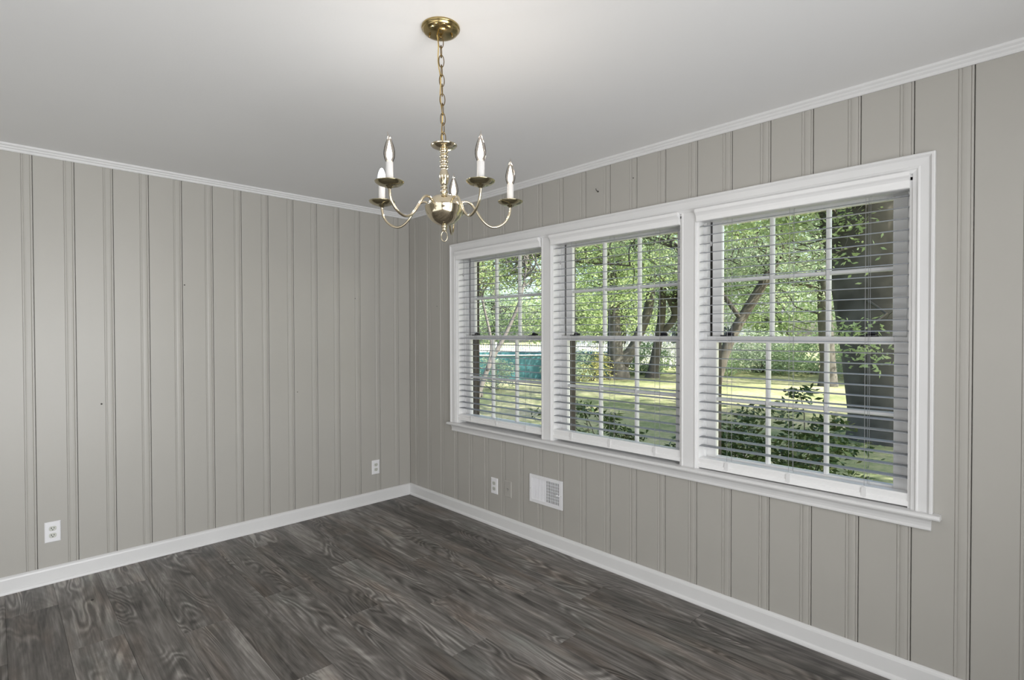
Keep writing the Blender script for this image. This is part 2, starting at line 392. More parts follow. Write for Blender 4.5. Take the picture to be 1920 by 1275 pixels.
def slat_prism(yl, yr, xc, z, tilt):
    c, s_ = math.cos(tilt), math.sin(tilt)
    L = [(xc + a * c - b * s_, z + a * s_ + b * c) for a, b in slat_loop]
    return MB().prism([[(x, y, zz) for x, zz in L] for y in (yl, yr)])
LABW = ['left window of the three', 'middle window of the three', 'right window of the three']
BL = ['white horizontal slat blind hung in the far left window beside the room corner', 'white horizontal slat blind hung in the middle window between the two mullions', 'white horizontal slat blind hung in the largest looking right-hand window']
BRZ = [(.722, .768), (.716, .775), (.705, .757)]
for i, (yl, yr) in enumerate(OPEN):
    win = thing('window_%d' % (i + 1), loc=(.07, (yl + yr) / 2, WB), kind='structure')
    jb = MB(); jb.box(0, .135, yl + .004, yl - .012, WB, 2.012).box(0, .135, yr - .004, yr + .012, WB, 2.012).box(0, .135, yl + .004, yr - .004, 2.000, 2.024)
    jb.box(.056, .066, yl - .012, yl - .026, WB, 2.0).box(.056, .066, yr + .012, yr + .026, WB, 2.0)       # inner stops
    jb.box(.100, .104, yl - .012, yl - .022, WB, 2.0).box(.100, .104, yr + .012, yr + .022, WB, 2.0)
    jb.box(.10, .150, yl, yr, WB - .01, WB + .006)
    obj('jamb', jb, SASH, win)
    if i < 2:
        pb = MB().box(.001, .15, yr - .004, OPEN[i + 1][0] + .004, WB, 2.02); obj('mullion_post', pb, TRIM, win)
    sash(win, 'upper_sash', .104, .132, yl - .034, yr + .034, 1.352, 1.996, .050, .030, .040)
    lo = sash(win, 'lower_sash', .067, .099, yl - .016, yr + .016, WB + .001, 1.382, .056, .064, .032)
    g0 = frame4(.135, .185, yl - .004, yr + .004, WB - .02, 2.02, .044, .015, .045); obj('outer_frame', g0, EXT, win)
    for q in (.10, .78):
        y = yl + (yr - yl) * (q + .04); lk = MB()
        lk.prism([[(.074 + .010 * math.cos(a) * 1.4, y + .036 * math.sin(a), z) for a in np.linspace(0, 2 * math.pi, 13)[:-1]] for z in (1.382, 1.388)])
        lk.tube([(.080, y + .004, 1.388), (.080, y, 1.395), (.079, y - .010, 1.397), (.078, y - .034, 1.394)], [.006, .008, .006, .004], 8)
        lk.box(.104, .112, y + .018, y - .018, 1.383, 1.396)
        obj('sash_lock', lk, LOCK, win, bevel=0)
    # the blind
    bz0, bz1 = BRZ[i]; b = thing('window_blind', BL[i], 'blind', ((.03), (yl + yr) / 2, bz0), 'white slat blinds in the three windows')
    vp = [(.004, 1.968), (-.012, 1.967), (-.0165, 1.970), (-.0175, 1.985), (-.0205, 1.997), (-.0275, 2.006), (-.0335, 2.011), (-.0355, 2.014), (-.0355, 2.028), (-.028, 2.029), (-.012, 2.029), (-.012, 2.022), (.004, 2.022)]
    obj('valance', MB().prism([[(x, y, z) for x, z in vp] for y in ((yl - .003), (yr + .010))]), SASH, b)
    obj('headrail', MB().box(.006, .052, yl - .010, yr + .010, 1.968, 1.998), SASH, b)
    nsl = 0; z = 1.9465; zl = []
    while z > bz1 + .024: zl.append(z); z -= .0452
    me = None
    for k, z in enumerate(zl):
        stacked = False
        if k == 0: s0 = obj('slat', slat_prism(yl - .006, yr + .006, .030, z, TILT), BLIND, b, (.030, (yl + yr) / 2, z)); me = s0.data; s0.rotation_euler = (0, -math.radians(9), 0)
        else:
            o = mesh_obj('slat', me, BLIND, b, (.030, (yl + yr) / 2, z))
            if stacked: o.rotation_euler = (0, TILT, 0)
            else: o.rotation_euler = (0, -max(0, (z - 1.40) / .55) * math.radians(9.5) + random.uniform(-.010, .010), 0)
    br = MB(); xs = [(.006, bz0 + .004), (.010, bz0), (.052, bz0), (.056, bz0 + .004), (.056, bz0 + .020), (.052, bz0 + .024), (.010, bz0 + .024), (.006, bz0 + .022)]
    xs = [(-.001, bz0 + .003), (.004, bz0), (.052, bz0), (.055, bz0 + .004), (.055, bz1 - .006), (.050, bz1), (.006, bz1), (.000, bz1 - .008), (.003, bz0 + .026), (-.001, bz0 + .022)]
    rail = obj('bottom_rail', br.prism([[(x, y, z) for x, z in xs] for y in (yl - .007, yr + .007)]), SASH, b)
    for q in (.175, .493, .822):
        y = yl + (yr - yl) * q; c = MB()
        for x in (.004, .056):
            c.tube([(x, y, 1.97), (x, y, bz1 + .002)], .0008, 5)
        c.tube([(.030, y - .012, 1.97), (.030, y - .012, bz1)], .0007, 5)
        for z in zl: c.tube([(.004, y, z - .003), (.056, y, z - .0005)], .0005, 4)
        obj('ladder_cord', c, CORD, b)
        cl = MB().prism([[(-.0032, y + a, z_) for a, z_ in ((-.009, bz0 + .012), (0, bz0 + .006), (.009, bz0 + .012), (.009, bz1 - .006), (0, bz1 - .001), (-.009, bz1 - .006))], [(.002, y + a, z_) for a, z_ in ((-.009, bz0 + .012), (0, bz0 + .006), (.009, bz0 + .012), (.009, bz1 - .006), (0, bz1 - .001), (-.009, bz1 - .006))]])
        obj('cord_clip', cl, TRIM, rail)
    # tilt cord hanging at the left end
    ty = yl - .075; c = MB().tube([(.0, ty, 1.966), (-.001, ty, 1.86)], .0009, 5); c.tube([(.0, ty - .008, 1.966), (-.001, ty - .009, 1.80)], .0009, 5)
    c.lathe([(0, .0), (.004, .004), (.005, .016), (.0025, .026), (0, .027)], (-.001, ty, 1.835), 10); obj('tilt_cord', c, CORD, b)

# ------------------------------------------------------------------ outlets, plate, vent
def place(mb, wall):                      # local frame: u to the viewer's right, v up, t towards the room
    mb.v = [((u, -t, v) if wall == 'l' else (-t, -u, v)) for (u, t, v) in mb.v]; return mb
def plate_mb(u, v, wd, ht, th=.006):
    a, b, c = wd / 2, ht / 2, .004
    return MB().prism([[(u - a, 0, v - b), (u + a, 0, v - b), (u + a, 0, v + b), (u - a, 0, v + b)], [(u - a, th * .5, v - b), (u + a, th * .5, v - b), (u + a, th * .5, v + b), (u - a, th * .5, v + b)], [(u - a + c, th, v - b + c), (u + a - c, th, v - b + c), (u + a - c, th, v + b - c), (u - a + c, th, v + b - c)]])
def oval(u, v, t0, t1, ru=.0165, rv=.0135, n=18):
    def c(a):
        x, z = math.cos(a), math.sin(a); return (max(-1, min(1, x * 1.12)) * ru, max(-.96, min(.96, z * 1.15)) * rv)
    pts = [c(2 * math.pi * k / n) for k in range(n)]
    return MB().prism([[(u + a, t, v + b) for a, b in pts] for t in (t0, t1)])
def outlet(wall, u, v, label):
    loc = (u, 0, v) if wall == 'l' else (0, -u, v)
    t = thing('wall_outlet', label, 'outlet', loc, 'white duplex outlets along the walls')
    obj('cover_plate', place(plate_mb(u, v, .070, .115), wall), PLATE, t)
    for s in (1, -1):
        vc = v + s * .0195; r_ = obj('receptacle', place(oval(u, vc, .002, .0078), wall), OUTFACE, t)
        sl = MB(); sl.box(u - .0075, u - .0045, .0074, .0081, vc - .002, vc + .007).box(u + .0045, u + .0072, .0074, .0081, vc - .001, vc + .0065)
        sl.box(u - .0025, u + .0025, .0074, .0081, vc - .0095, vc - .005)
        obj('slot', place(sl, wall), DARK, r_)
    sc = MB(); n = 10; sc.prism([[(u + .003 * math.cos(2 * math.pi * k / n), t_, v + .003 * math.sin(2 * math.pi * k / n)) for k in range(n)] for t_ in (.004, .0068)]); obj('screw', place(sc, wall), PLATE, t)
outlet('l', -2.375, .286, 'white duplex outlet low on the left wall near its far left end')
outlet('l', -.340, .291, 'small white duplex outlet on the left wall close to the room corner')
outlet('r', 1.094, .290, 'white duplex outlet on the window wall beside the painted jack plate')
t = thing('jack_plate', 'jack plate painted wall colour between the white outlet and the vent', 'jack plate', (0, -1.238, .296))
obj('cover_plate', place(plate_mb(1.238, .296, .068, .114), 'r'), WALL, t)
for s in (1, -1):
    n = 10; obj('screw', place(MB().prism([[(1.238 + .003 * math.cos(2 * math.pi * k / n), t_, .296 + s * .042 + .003 * math.sin(2 * math.pi * k / n)) for k in range(n)] for t_ in (.004, .0068)]), 'r'), WALL, t)
obj('socket_hole', place(MB().box(1.230, 1.234, .004, .0065, .294, .301).box(1.2405, 1.2445, .004, .0065, .293, .300).box(1.236, 1.240, .004, .0065, .283, .287), 'r'), DARK, t)
# air vent
VU0, VU1, VZ0, VZ1 = 1.451, 1.743, .262, .449
v = thing('air_vent', 'white metal air vent with its right half open, low under the middle window', 'vent', (0, -(VU0 + VU1) / 2, VZ0))
fr = MB()
for (a, b, c, d) in ((VU0, VU0 + .024, VZ0, VZ1), (VU1 - .030, VU1, VZ0, VZ1), (VU0 + .024, VU1 - .030, VZ0, VZ0 + .024), (VU0 + .024, VU1 - .030, VZ1 - .022, VZ1)):
    fr.box(a, b, 0, .007, c, d)
obj('frame', place(fr, 'r'), PLATE, v, bevel=.0015)
obj('duct_back', place(MB().box(VU0 + .02, VU1 - .02, .0004, .0012, VZ0 + .02, VZ1 - .02), 'r'), DARK, v)
cl = MB(); u = VU0 + .024
while u < 1.598: cl.prism([[(u, .002, z), (u + .0068, .0055, z), (u + .0075, .0055, z), (u + .0075, .0015, z), (u, .0015, z)] for z in (VZ0 + .024, VZ1 - .022)]); u += .0075
obj('closed_louver', place(cl, 'r'), PLATE, v, kind='stuff')
op = MB(); u = 1.602
while u < VU1 - .030: op.box(u, u + .0036, .002, .0062, VZ0 + .024, VZ1 - .022); u += .0112
for k in range(1, 7):
    z = VZ0 + .024 + (VZ1 - VZ0 - .046) * k / 7; op.box(1.600, VU1 - .030, .0014, .0026, z - .0013, z + .0013)
obj('open_louver', place(op, 'r'), PLATE, v, kind='stuff')
lv = MB().box(VU1 - .040, VU1 - .022, .006, .016, .348, .353); lv.box(VU1 - .044, VU1 - .034, .010, .020, .349, .358); obj('lever', place(lv, 'r'), PLATE, v)
for uu in (VU0 + .010, VU1 - .012):
    n = 8; obj('screw', place(MB().prism([[(uu + .0028 * math.cos(2 * math.pi * k / n), t_, .352 + .0028 * math.sin(2 * math.pi * k / n)) for k in range(n)] for t_ in (.006, .0085)]), 'r'), OUTFACE, v)

# ------------------------------------------------------------------ chandelier
CX, CY = -1.509, -2.505; TX, TY = -1.516, -2.499
ch = thing('chandelier', 'brass five-arm candle chandelier hanging on a chain from the ceiling', 'chandelier', (TX, TY, H))
obj('canopy', MB().lathe([(0, -.026), (.012, -.0262), (.030, -.0255), (.046, -.022), (.056, -.0165), (.0605, -.0115), (.0605, -.0085), (.0635, -.0075), (.0645, -.004), (.0635, 0)], (TX, TY, H), 40), OLDB, ch)
for a in (.7, .7 + math.pi):
    obj('canopy_screw', MB().lathe([(0, -.012), (.003, -.011), (.004, -.006), (.0025, 0)], (TX + .038 * math.cos(-.77 + a * 0) * (1 if a < 2 else -1), TY + .038 * math.sin(-.77) * (1 if a < 2 else -1), H - .022), 10), CHAINM, ch)
obj('canopy_loop', MB().tube([(TX, TY, H - .025), (TX, TY, H - .036)], .003, 8), CHAINM, ch)
# chain
top = Vector((TX, TY, 2.393)); bot = Vector((CX - .001, CY + .001, 2.040)); NL = 11
cam_dir = math.atan2(-1.451, -1.092)
for k in range(NL):
    c = top.lerp(bot, (k + .5) / NL); ang = cam_dir + math.pi / 2 + (.35 if k % 2 == 0 else 1.25) + [0, .1, -.15, .1, 0, .2, -.1, .05, .15, -.1, .1][k]
    hx, hz = .0088, .0205; pts = []
    for a in np.linspace(0, 2 * math.pi, 17)[:-1]:
        pts.append((c.x + hx * math.cos(a) * math.cos(ang), c.y + hx * math.cos(a) * math.sin(ang), c.z + hz * math.sin(a)))
    obj('chain_link', MB().tube(pts, .0016, 6, closed=True), CHAINM, ch)
rr = Vector((.717, -.697, 0)); pts = []
for k in range(24):
    t = k / 23; z = H - .022 + (2.040 - H + .022) * t; off = -.009 * (1 - t) ** 2 - .004 + .0022 * math.sin(t * 19)
    x = TX + (CX - TX) * t; y = TY + (CY - TY) * t; pts.append(Vector((x, y, z)) + rr * off + Vector((-.6, -.8, 0)) * .0035 * math.sin(t * 17))
obj('cord', MB().tube(crv(pts, 3), .0021, 7), CORDG, ch)
body = MB().lathe([(0, 2.044), (.0035, 2.043), (.0045, 2.036), (.006, 2.032), (.010, 2.030), (.020, 2.0285), (.036, 2.0305), (.044, 2.0335), (.0445, 2.0315), (.040, 2.0265), (.028, 2.0215), (.016, 2.019), (.0105, 2.018),
    (.013, 2.0165), (.0158, 2.0115), (.013, 2.006), (.0095, 2.0045), (.013, 2.000), (.0158, 1.994), (.013, 1.9885), (.0095, 1.986), (.013, 1.983), (.0155, 1.978), (.013, 1.972), (.0095, 1.970), (.013, 1.967), (.0155, 1.961), (.013, 1.9555), (.0085, 1.953),
    (.0115, 1.948), (.0150, 1.939), (.0165, 1.928), (.0158, 1.915), (.0125, 1.904), (.0090, 1.897), (.0075, 1.895), (.0120, 1.892), (.0120, 1.889), (.0075, 1.887), (.0085, 1.882), (.0135, 1.879), (.0135, 1.874), (.0090, 1.871), (.0105, 1.868), (.016, 1.8655)], (CX, CY, 0), 36)
obj('column', body, BRASS, ch)
obj('ball', MB().lathe([(.010, 1.8665), (.020, 1.8655), (.034, 1.861), (.047, 1.852), (.056, 1.842), (.0605, 1.832), (.0618, 1.828), (.0645, 1.8275), (.0650, 1.8255), (.0640, 1.824), (.0635, 1.815), (.0605, 1.803), (.0555, 1.793), (.048, 1.7835), (.039, 1.7755), (.029, 1.7695), (.018, 1.7655), (.012, 1.764), (.009, 1.7625), (.0115, 1.759), (.0115, 1.756), (.007, 1.7535), (.0085, 1.749), (.0085, 1.746), (.004, 1.7445), (0, 1.744)], (CX, CY, 0), 48), BRASS, ch)
rg = [Vector((CX, CY, 1.7275)) + rr * (.0105 * math.cos(a)) + Vector((0, 0, .0175 * math.sin(a))) for a in np.linspace(0, 2 * math.pi, 21)[:-1]]
obj('finial_ring', MB().tube(rg, .0017, 7, closed=True), BRASS, ch)
cc = Vector((-.601, -.799, 0)); rt = Vector((.799, -.601, 0)); RA = .232
ARM = [(.045, 1.822), (.055, 1.838), (.072, 1.8475), (.091, 1.842), (.111, 1.818), (.131, 1.789), (.152, 1.7715), (.172, 1.7665), (.194, 1.7725), (.214, 1.788), (.227, 1.810), (.2315, 1.832), (.232, 1.845)]
for idx, th in enumerate((28, -45, 99, -112, 171)):
    a = math.radians(th); d = cc * math.cos(a) + rt * math.sin(a); P0 = Vector((CX, CY, 0)) + d * RA
    arm = obj('arm', MB().tube(crv([Vector((CX, CY, z)) + d * r for r, z in ARM], 4), .0042, 10), BRASS, ch)
    obj('arm_socket', MB().tube([Vector((CX, CY, 1.812)) + d * .042, Vector((CX, CY, 1.826)) + d * .0535, Vector((CX, CY, 1.833)) + d * .057], [.008, .0075, .005], 10), BRASS, arm)
    obj('drip_pan', MB().lathe([(.0045, 1.838), (.008, 1.840), (.012, 1.8445), (.018, 1.8465), (.024, 1.8462), (.026, 1.8475), (.034, 1.8495), (.041, 1.8545), (.0438, 1.8582), (.0442, 1.8595), (.0432, 1.8600), (.039, 1.8565), (.033, 1.8525), (.020, 1.8490), (.006, 1.849)], (P0.x, P0.y, 0), 36), PAN, ch)
    tilt = 0.0
    sl = obj('candle_sleeve', MB().lathe([(.0112, 1.8490), (.0116, 1.851), (.0112, 1.9165), (.0105, 1.9185), (.0085, 1.9190)], (P0.x, P0.y, 0), 24), SLEEVE, ch)
    if idx == 3:
        bb = obj('bulb', MB().lathe([(.0095, 1.915), (.0135, 1.920), (.0150, 1.929), (.0145, 1.942), (.0122, 1.955), (.0085, 1.966), (.0045, 1.9725), (0, 1.975)], (P0.x, P0.y, 0), 24), FROST, ch)
        bb['label'] = 'frosted bluish-white bulb without a bent tip'
        light('bulb_light', 'POINT', (P0.x, P0.y, 1.99), energy=0.78, shadow_soft_size=.012, color=(.9, .95, 1))
    else:
        lean = rt * random.uniform(-.0015, .0025) * (1 if idx else .5)
        prof = [(.0100, 1.9165), (.0118, 1.921), (.0152, 1.930), (.0170, 1.940), (.0168, 1.950), (.0148, 1.962), (.0115, 1.974), (.0078, 1.984), (.0048, 1.992), (.0030, 1.998), (.0020, 2.003), (.0012, 2.008), (.0, 2.010)]
        bm_ = MB(); n = 24; rings = []
        for r, z in prof:
            k = max(0, (z - 1.99) / .02); off = d * 0 + rt * (-.006 * k * (1 if th < 0 else -.2)) + rt * 0
            rings.append([(P0.x + off.x + r * math.cos(2 * math.pi * q / n), P0.y + off.y + r * math.sin(2 * math.pi * q / n), z) for q in range(n)])
        bm_.prism(rings, True, False, True)
        bb = obj('bulb', bm_, BULB, ch)
        obj('bulb_base', MB().lathe([(.0088, 1.916), (.0092, 1.9205), (.0080, 1.9225), (.003, 1.9235)], (P0.x, P0.y, 0), 16), OUTFACE, bb)
        obj('filament', MB().lathe([(0, 1.922), (.0055, 1.926), (.0088, 1.935), (.0086, 1.946), (.0058, 1.960), (.0030, 1.974), (0, 1.984)], (P0.x, P0.y, 0), 16), FIL, bb)
        light('bulb_light', 'POINT', (P0.x, P0.y, 1.992), energy=0.78, shadow_soft_size=.012, color=(1, .90, .80))

# ------------------------------------------------------------------ outside: ground, house shell
GZ = -.5
def ground():
    n = 60; mb = MB(); xs = np.linspace(.28, 95, n) ; ys = np.linspace(-40, 70, n)
    vs = [(x, y, GZ + .05 * math.sin(x * .5 + 1) * math.sin(y * .37) * min(1, x / 6)) for x in xs for y in ys]
    fs = [(i * n + j, (i + 1) * n + j, (i + 1) * n + j + 1, i * n + j + 1) for i in range(n - 1) for j in range(n - 1)]
    return obj('ground', mb.add(vs, fs, True), LAWN, kind='structure')
ground()
eb2 = MB(); eb2.box(.186, .27, -9, OYR + .004, -.6, 2.6).box(.186, .27, OYL + .075, 4, -.6, 2.6).box(.186, .27, OYR, OYL, -.6, OZB - .03).box(.186, .27, OYR, OYL, OZT + .02, 2.6)
obj('exterior_wall', eb2, BRICK, kind='structure')
rf = MB(); rf.prism([[(.75, y, 2.56), (.75, y, 2.70), (-3.6, y, 4.55), (-8.0, y, 2.70), (-8.0, y, 2.56)] for y in (-10, 5)]); obj('roof', rf, ROOFM, kind='structure')

# ------------------------------------------------------------------ trees
def leaf_cloud(centres, n, size, sig, flat=.6, aspect=.42):
    C_ = np.array(centres); idx = RNG.integers(0, len(C_), n)
    p = C_[idx, :3] + RNG.normal(0, 1, (n, 3)) * np.array([sig, sig, sig * .55]) * C_[idx, 3:4]
    d = RNG.normal(0, 1, (n, 3)); d[:, 2] = d[:, 2] * .5 - .25; d /= np.linalg.norm(d, axis=1)[:, None]
    q = RNG.normal(0, 1, (n, 3)); q = q - (q * d).sum(1)[:, None] * d; q /= np.linalg.norm(q, axis=1)[:, None]
    L = size * RNG.uniform(.6, 1.35, (n, 1)); W = L * aspect
    a = p; b = p + d * L * .45 + q * W * .5; c = p + d * L; e = p + d * L * .45 - q * W * .5
    return np.stack([a, b, c, e], 1).reshape(-1, 3)
def leaves(name, V, mt, parent, kind='stuff'):
    n = len(V) // 4; og = np.array(WL[parent.name]); me = bpy.data.meshes.new(name)
    me.vertices.add(len(V)); me.vertices.foreach_set('co', (V - og).astype(np.float32).ravel())
    me.loops.add(n * 4); me.loops.foreach_set('vertex_index', np.arange(n * 4, dtype=np.int32))
    me.polygons.add(n); me.polygons.foreach_set('loop_start', np.arange(0, n * 4, 4, dtype=np.int32)); me.polygons.foreach_set('loop_total', np.full(n, 4, dtype=np.int32))
    me.update(calc_edges=True); me.validate()
    return mesh_obj(name, me, mt, parent, kind=kind)
def wob(a, b, n=5, amp=.1):
    a, b = Vector(a), Vector(b); L = (b - a).length; out = []
    for k in range(n + 1):
        t = k / n; o = Vector((random.uniform(-1, 1), random.uniform(-1, 1), random.uniform(-.6, .6))) * amp * L * .25 * (1 if 0 < k < n else 0); out.append(a.lerp(b, t) + o)
    return crv(out, 2)
def tree(name, label, base, stems, crown, nleaf, lsize, mt, bark, ncl=60, sig=.45, twigs=True, group='trees in the yard', cat='tree'):
    """stems: list of [(x,y,z,r),...]; crown: list of (x,y,z,rx,ry,rz)"""
    t = thing(name, label, cat, base, group); ends = []
    for i, st in enumerate(stems):
        P = crv([Vector(s[:3]) for s in st], 5); rs = np.interp(np.linspace(0, len(st) - 1, len(P)), range(len(st)), [s[3] for s in st])
        obj('trunk' if i == 0 else 'branch', MB().tube(P, list(rs), 12), bark, t); ends.append([Vector(p) for p in P[len(P) // 2:]])
    cl = []
    vol = [c[3] * c[4] * c[5] for c in crown]
    for _ in range(ncl):
        c = random.choices(crown, vol)[0]
        while True:
            q = [random.uniform(-1, 1) for _ in range(3)]
            if sum(k * k for k in q) <= 1: break
        cl.append((c[0] + q[0] * c[3], c[1] + q[1] * c[4], c[2] + q[2] * c[5], random.uniform(.6, 1.3)))
    if twigs and ends:
        tw = MB(); allp = [p for e in ends for p in e]
        for c in cl[:min(len(cl), 70)]:
            v_ = Vector(c[:3]); s_ = min(allp, key=lambda p: (p - v_).length + random.random() * 1.2)
            P = wob(s_, v_, 4, .5); L = len(P); r0 = .012 + .010 * (v_ - s_).length
            tw.tube(P, [r0 * (1 - .75 * k / L) for k in range(L)], 5, False)
            for _ in range(3):
                p = P[random.randrange(L // 2, L)]; e = p + Vector((random.uniform(-1, 1), random.uniform(-1, 1), random.uniform(-.7, .5))) * .6
                tw.tube(wob(p, e, 3, .6), .006, 4, False)
        obj('twigs', tw, bark, t, kind='stuff')
    leaves('foliage', leaf_cloud(cl, nleaf, lsize, sig), mt, t)
    return t
# big near trunk in the right window
tree('tree', 'massive dark tree trunk close outside the right window', (8.5, -1.85, GZ),
     [[(8.55, -1.95, GZ - .2, .74), (8.5, -1.9, GZ + .5, .62), (8.42, -1.78, 1.0, .58), (8.33, -1.66, 2.2, .60), (8.2, -1.5, 3.6, .62), (8.2, -1.4, 5.5, .5)],
      [(8.2, -1.55, 3.2, .3), (7.6, -.9, 4.0, .22), (6.8, .4, 4.6, .14), (6.2, 1.6, 4.9, .07)], [(8.3, -1.4, 3.6, .3), (9.2, -2.6, 4.6, .2), (9.6, -4, 5.2, .1)]],
     [(6.9, -.9, 3.75, 1.6, 1.5, .8), (6.8, -1.9, 2.75, .55, .6, .55), (6.9, -1.9, 1.45, .45, .5, .38), (7.5, -.2, 3.6, 2, 1.5, .8), (8.0, 2.0, 4.9, 2.5, 2.5, 1.0)], 11000, .10, LEAF_A, BARKD, 90, .28)
tree('tree', 'tall shade tree right of the massive trunk, its crown above the window view', (7.0, -7.0, GZ),  # added out of view, its crown casts the near-yard shade
     [[(7, -7, GZ - .1, .4), (7, -6.8, 3, .3), (6.8, -6.3, 6.5, .2)], [(6.9, -6.6, 4.5, .15), (5.2, -7.0, 6.5, .1)], [(6.9, -6.6, 4.5, .15), (8.9, -7, 6.8, .1)]],
     [(7.4, -8.8, 7.2, 5.0, 3.2, 1.3), (4.5, -7.2, 6.9, 3.2, 2.6, 1.0), (9.8, -7.2, 7.4, 3.2, 2.8, 1.2)], 15000, .34, LEAF_B, BARKD, 120, .6)
# slim straight trunk next to it
tree('tree', 'slim grey tree trunk on the lawn just left of the massive trunk', (18.7, 1.82, GZ),
     [[(18.7, 1.82, GZ - .1, .34), (18.7, 1.82, .2, .25), (18.6, 1.9, 2.0, .23), (18.6, 2.0, 4.5, .18), (18.4, 2.2, 7, .12)]],
     [(18.4, 1.8, 4.6, 3.2, 3.4, 2.2), (17.6, 3.4, 4.4, 2.5, 2.5, 2.0)], 9000, .14, LEAF_B, BARK, 90, .5)
# leaning tree seen in the left part of the right window
tree('tree', 'leaning dark tree seen through the left panes of the right window', (11.98, 2.76, GZ),
     [[(11.9, 2.9, GZ - .1, .20), (11.98, 2.76, .2, .16), (12.3, 2.5, 1.3, .14), (12.95, 1.88, 2.81, .13), (13.5, 1.4, 4.1, .09), (14, 1, 5.5, .05)],
      [(12.45, 2.3, 1.75, .07), (12.1, 2.95, 2.9, .05), (11.8, 3.5, 4.2, .03)], [(12.2, 2.5, .9, .06), (11.9, 3.1, 2.0, .04), (11.5, 3.6, 3.2, .02)]],
     [(12.6, 2.2, 4.3, 2.0, 2.0, 1.2), (13.5, 1.2, 3.6, 1.3, 1.5, .9), (11.9, 3.3, 3.7, 1.5, 1.5, 1.1)], 8000, .11, LEAF_C, BARKD, 70, .38)
# forked tree in the middle window
tree('tree', 'forked tree with a flared base standing on the lawn behind the middle window', (15.87, 8.73, GZ),
     [[(15.8, 8.8, GZ - .2, .70), (15.87, 8.73, GZ + .12, .46), (15.8, 8.83, .35, .36), (15.75, 8.88, 1.4, .27), (15.7, 8.9, 3.2, .22), (15.5, 9.1, 5.5, .14)],
      [(15.95, 8.65, .1, .30), (16.3, 8.35, .75, .22), (16.5, 8.15, 1.4, .20), (16.8, 7.9, 2.5, .19), (16.9, 7.8, 4.5, .14), (16.8, 7.8, 6, .1)]],
     [(15.4, 9.3, 4.9, 3.2, 3.2, 1.5), (14.6, 8.8, 3.3, 1.8, 2.0, 1.0), (16.0, 7.4, 4.2, 2.4, 2.2, 1.3)], 17000, .14, LEAF_A, BARK, 110, .5)
tree('tree', 'dark straight tree at the right edge of the middle window with a slanting limb', (17.34, 8.01, GZ),
     [[(17.3, 8.05, GZ - .1, .36), (17.34, 8.01, -.1, .22), (17.5, 7.9, 1.0, .18), (17.65, 7.8, 2.3, .17), (17.7, 7.8, 4.6, .12)],
      [(17.5, 7.88, 1.2, .13), (18.0, 7.4, 2.1, .15), (17.8, 7.65, 3.0, .10)], [(18.6, 6.7, .8, .06), (18.1, 7.25, 2.2, .17), (17.9, 7.5, 3.0, .1)]],
     [(18.2, 7.2, 4.4, 2.6, 2.6, 1.5), (19.2, 5.8, 3.7, 2.2, 2.2, 1.6)], 15000, .14, LEAF_B, BARKD, 80, .5)
# pale leaning crape-myrtle type in the left window
tree('small_tree', 'pale-barked slender leaning tree just outside the left window', (3.7, 3.55, GZ),
     [[(3.75, 3.75, GZ - .1, .060), (3.85, 3.65, .1, .052), (4.05, 3.5, .8, .046), (4.30, 3.30, 1.4, .036), (4.5, 3.1, 2.1, .026), (4.6, 3.0, 3.0, .015)],
      [(4.0, 3.5, .7, .03), (4.12, 3.52, 1.2, .026), (4.02, 3.62, 1.9, .024), (3.92, 3.72, 2.6, .015)], [(3.95, 3.6, .2, .03), (3.9, 3.75, 1.0, .02), (3.8, 3.8, 1.8, .015)]],
     [(4.5, 3.3, 3.1, .9, 1.0, .55), (3.9, 3.8, 2.6, .7, .8, .6), (4.6, 2.9, 2.35, .5, .5, .3)], 4200, .075, LEAF_A, BARKP, 45, .20)
# long dark bough sweeping over the middle window
tree('tree', 'fine-leaved tree whose long dark bough sweeps across the top of the middle window', (5.2, 5.6, GZ),
     [[(4.9, 6.4, GZ - .1, .2), (4.9, 6.3, 1.5, .15), (4.8, 6.1, 3.6, .12), (4.9, 6.0, 5.0, .06)],
      [(4.82, 6.1, 3.7, .05), (5.2, 4.9, 3.35, .04), (5.6, 3.9, 3.05, .032), (6.1, 2.9, 2.85, .022), (6.6, 2.1, 2.75, .012)],
      [(5.5, 4.0, 3.1, .022), (5.2, 3.6, 2.75, .018), (5.0, 3.3, 2.4, .010)], [(5.8, 3.4, 2.95, .02), (5.6, 3.1, 2.55, .014), (5.5, 2.8, 2.2, .008)]],
     [(5.6, 4.0, 3.45, 1.2, 1.5, .6), (5.6, 3.6, 2.7, .8, 1.1, .35), (6.4, 2.6, 3.2, .9, 1.0, .5), (5.3, 5.0, 3.2, .9, 1.0, .8)], 12000, .07, LEAF_A, BARKD, 95, .20)
tree('tree', 'leafy tree filling the upper panes of the right window with twiggy branches', (9.8, 2.42, GZ),
     [[(9.8, 2.42, GZ - .1, .2), (9.8, 2.42, 2, .15), (9.75, 2.5, 4.2, .10), (9.6, 2.6, 6, .05)], [(9.75, 2.5, 3.4, .07), (9.6, 3.6, 3.9, .05), (9.6, 4.6, 4.2, .03)], [(9.75, 2.45, 3.2, .07), (10.0, 3.2, 4.0, .05), (10.4, 1.9, 3.8, .03), (10.9, .8, 3.9, .02)]],
     [(10.0, 2.0, 3.9, 2.0, 2.3, .9), (10.6, .6, 3.5, 1.6, 1.3, .9), (9.6, 4.6, 3.8, 1.8, 1.8, 1.3)], 5200, .10, LEAF_B, BARKD, 90, .30)
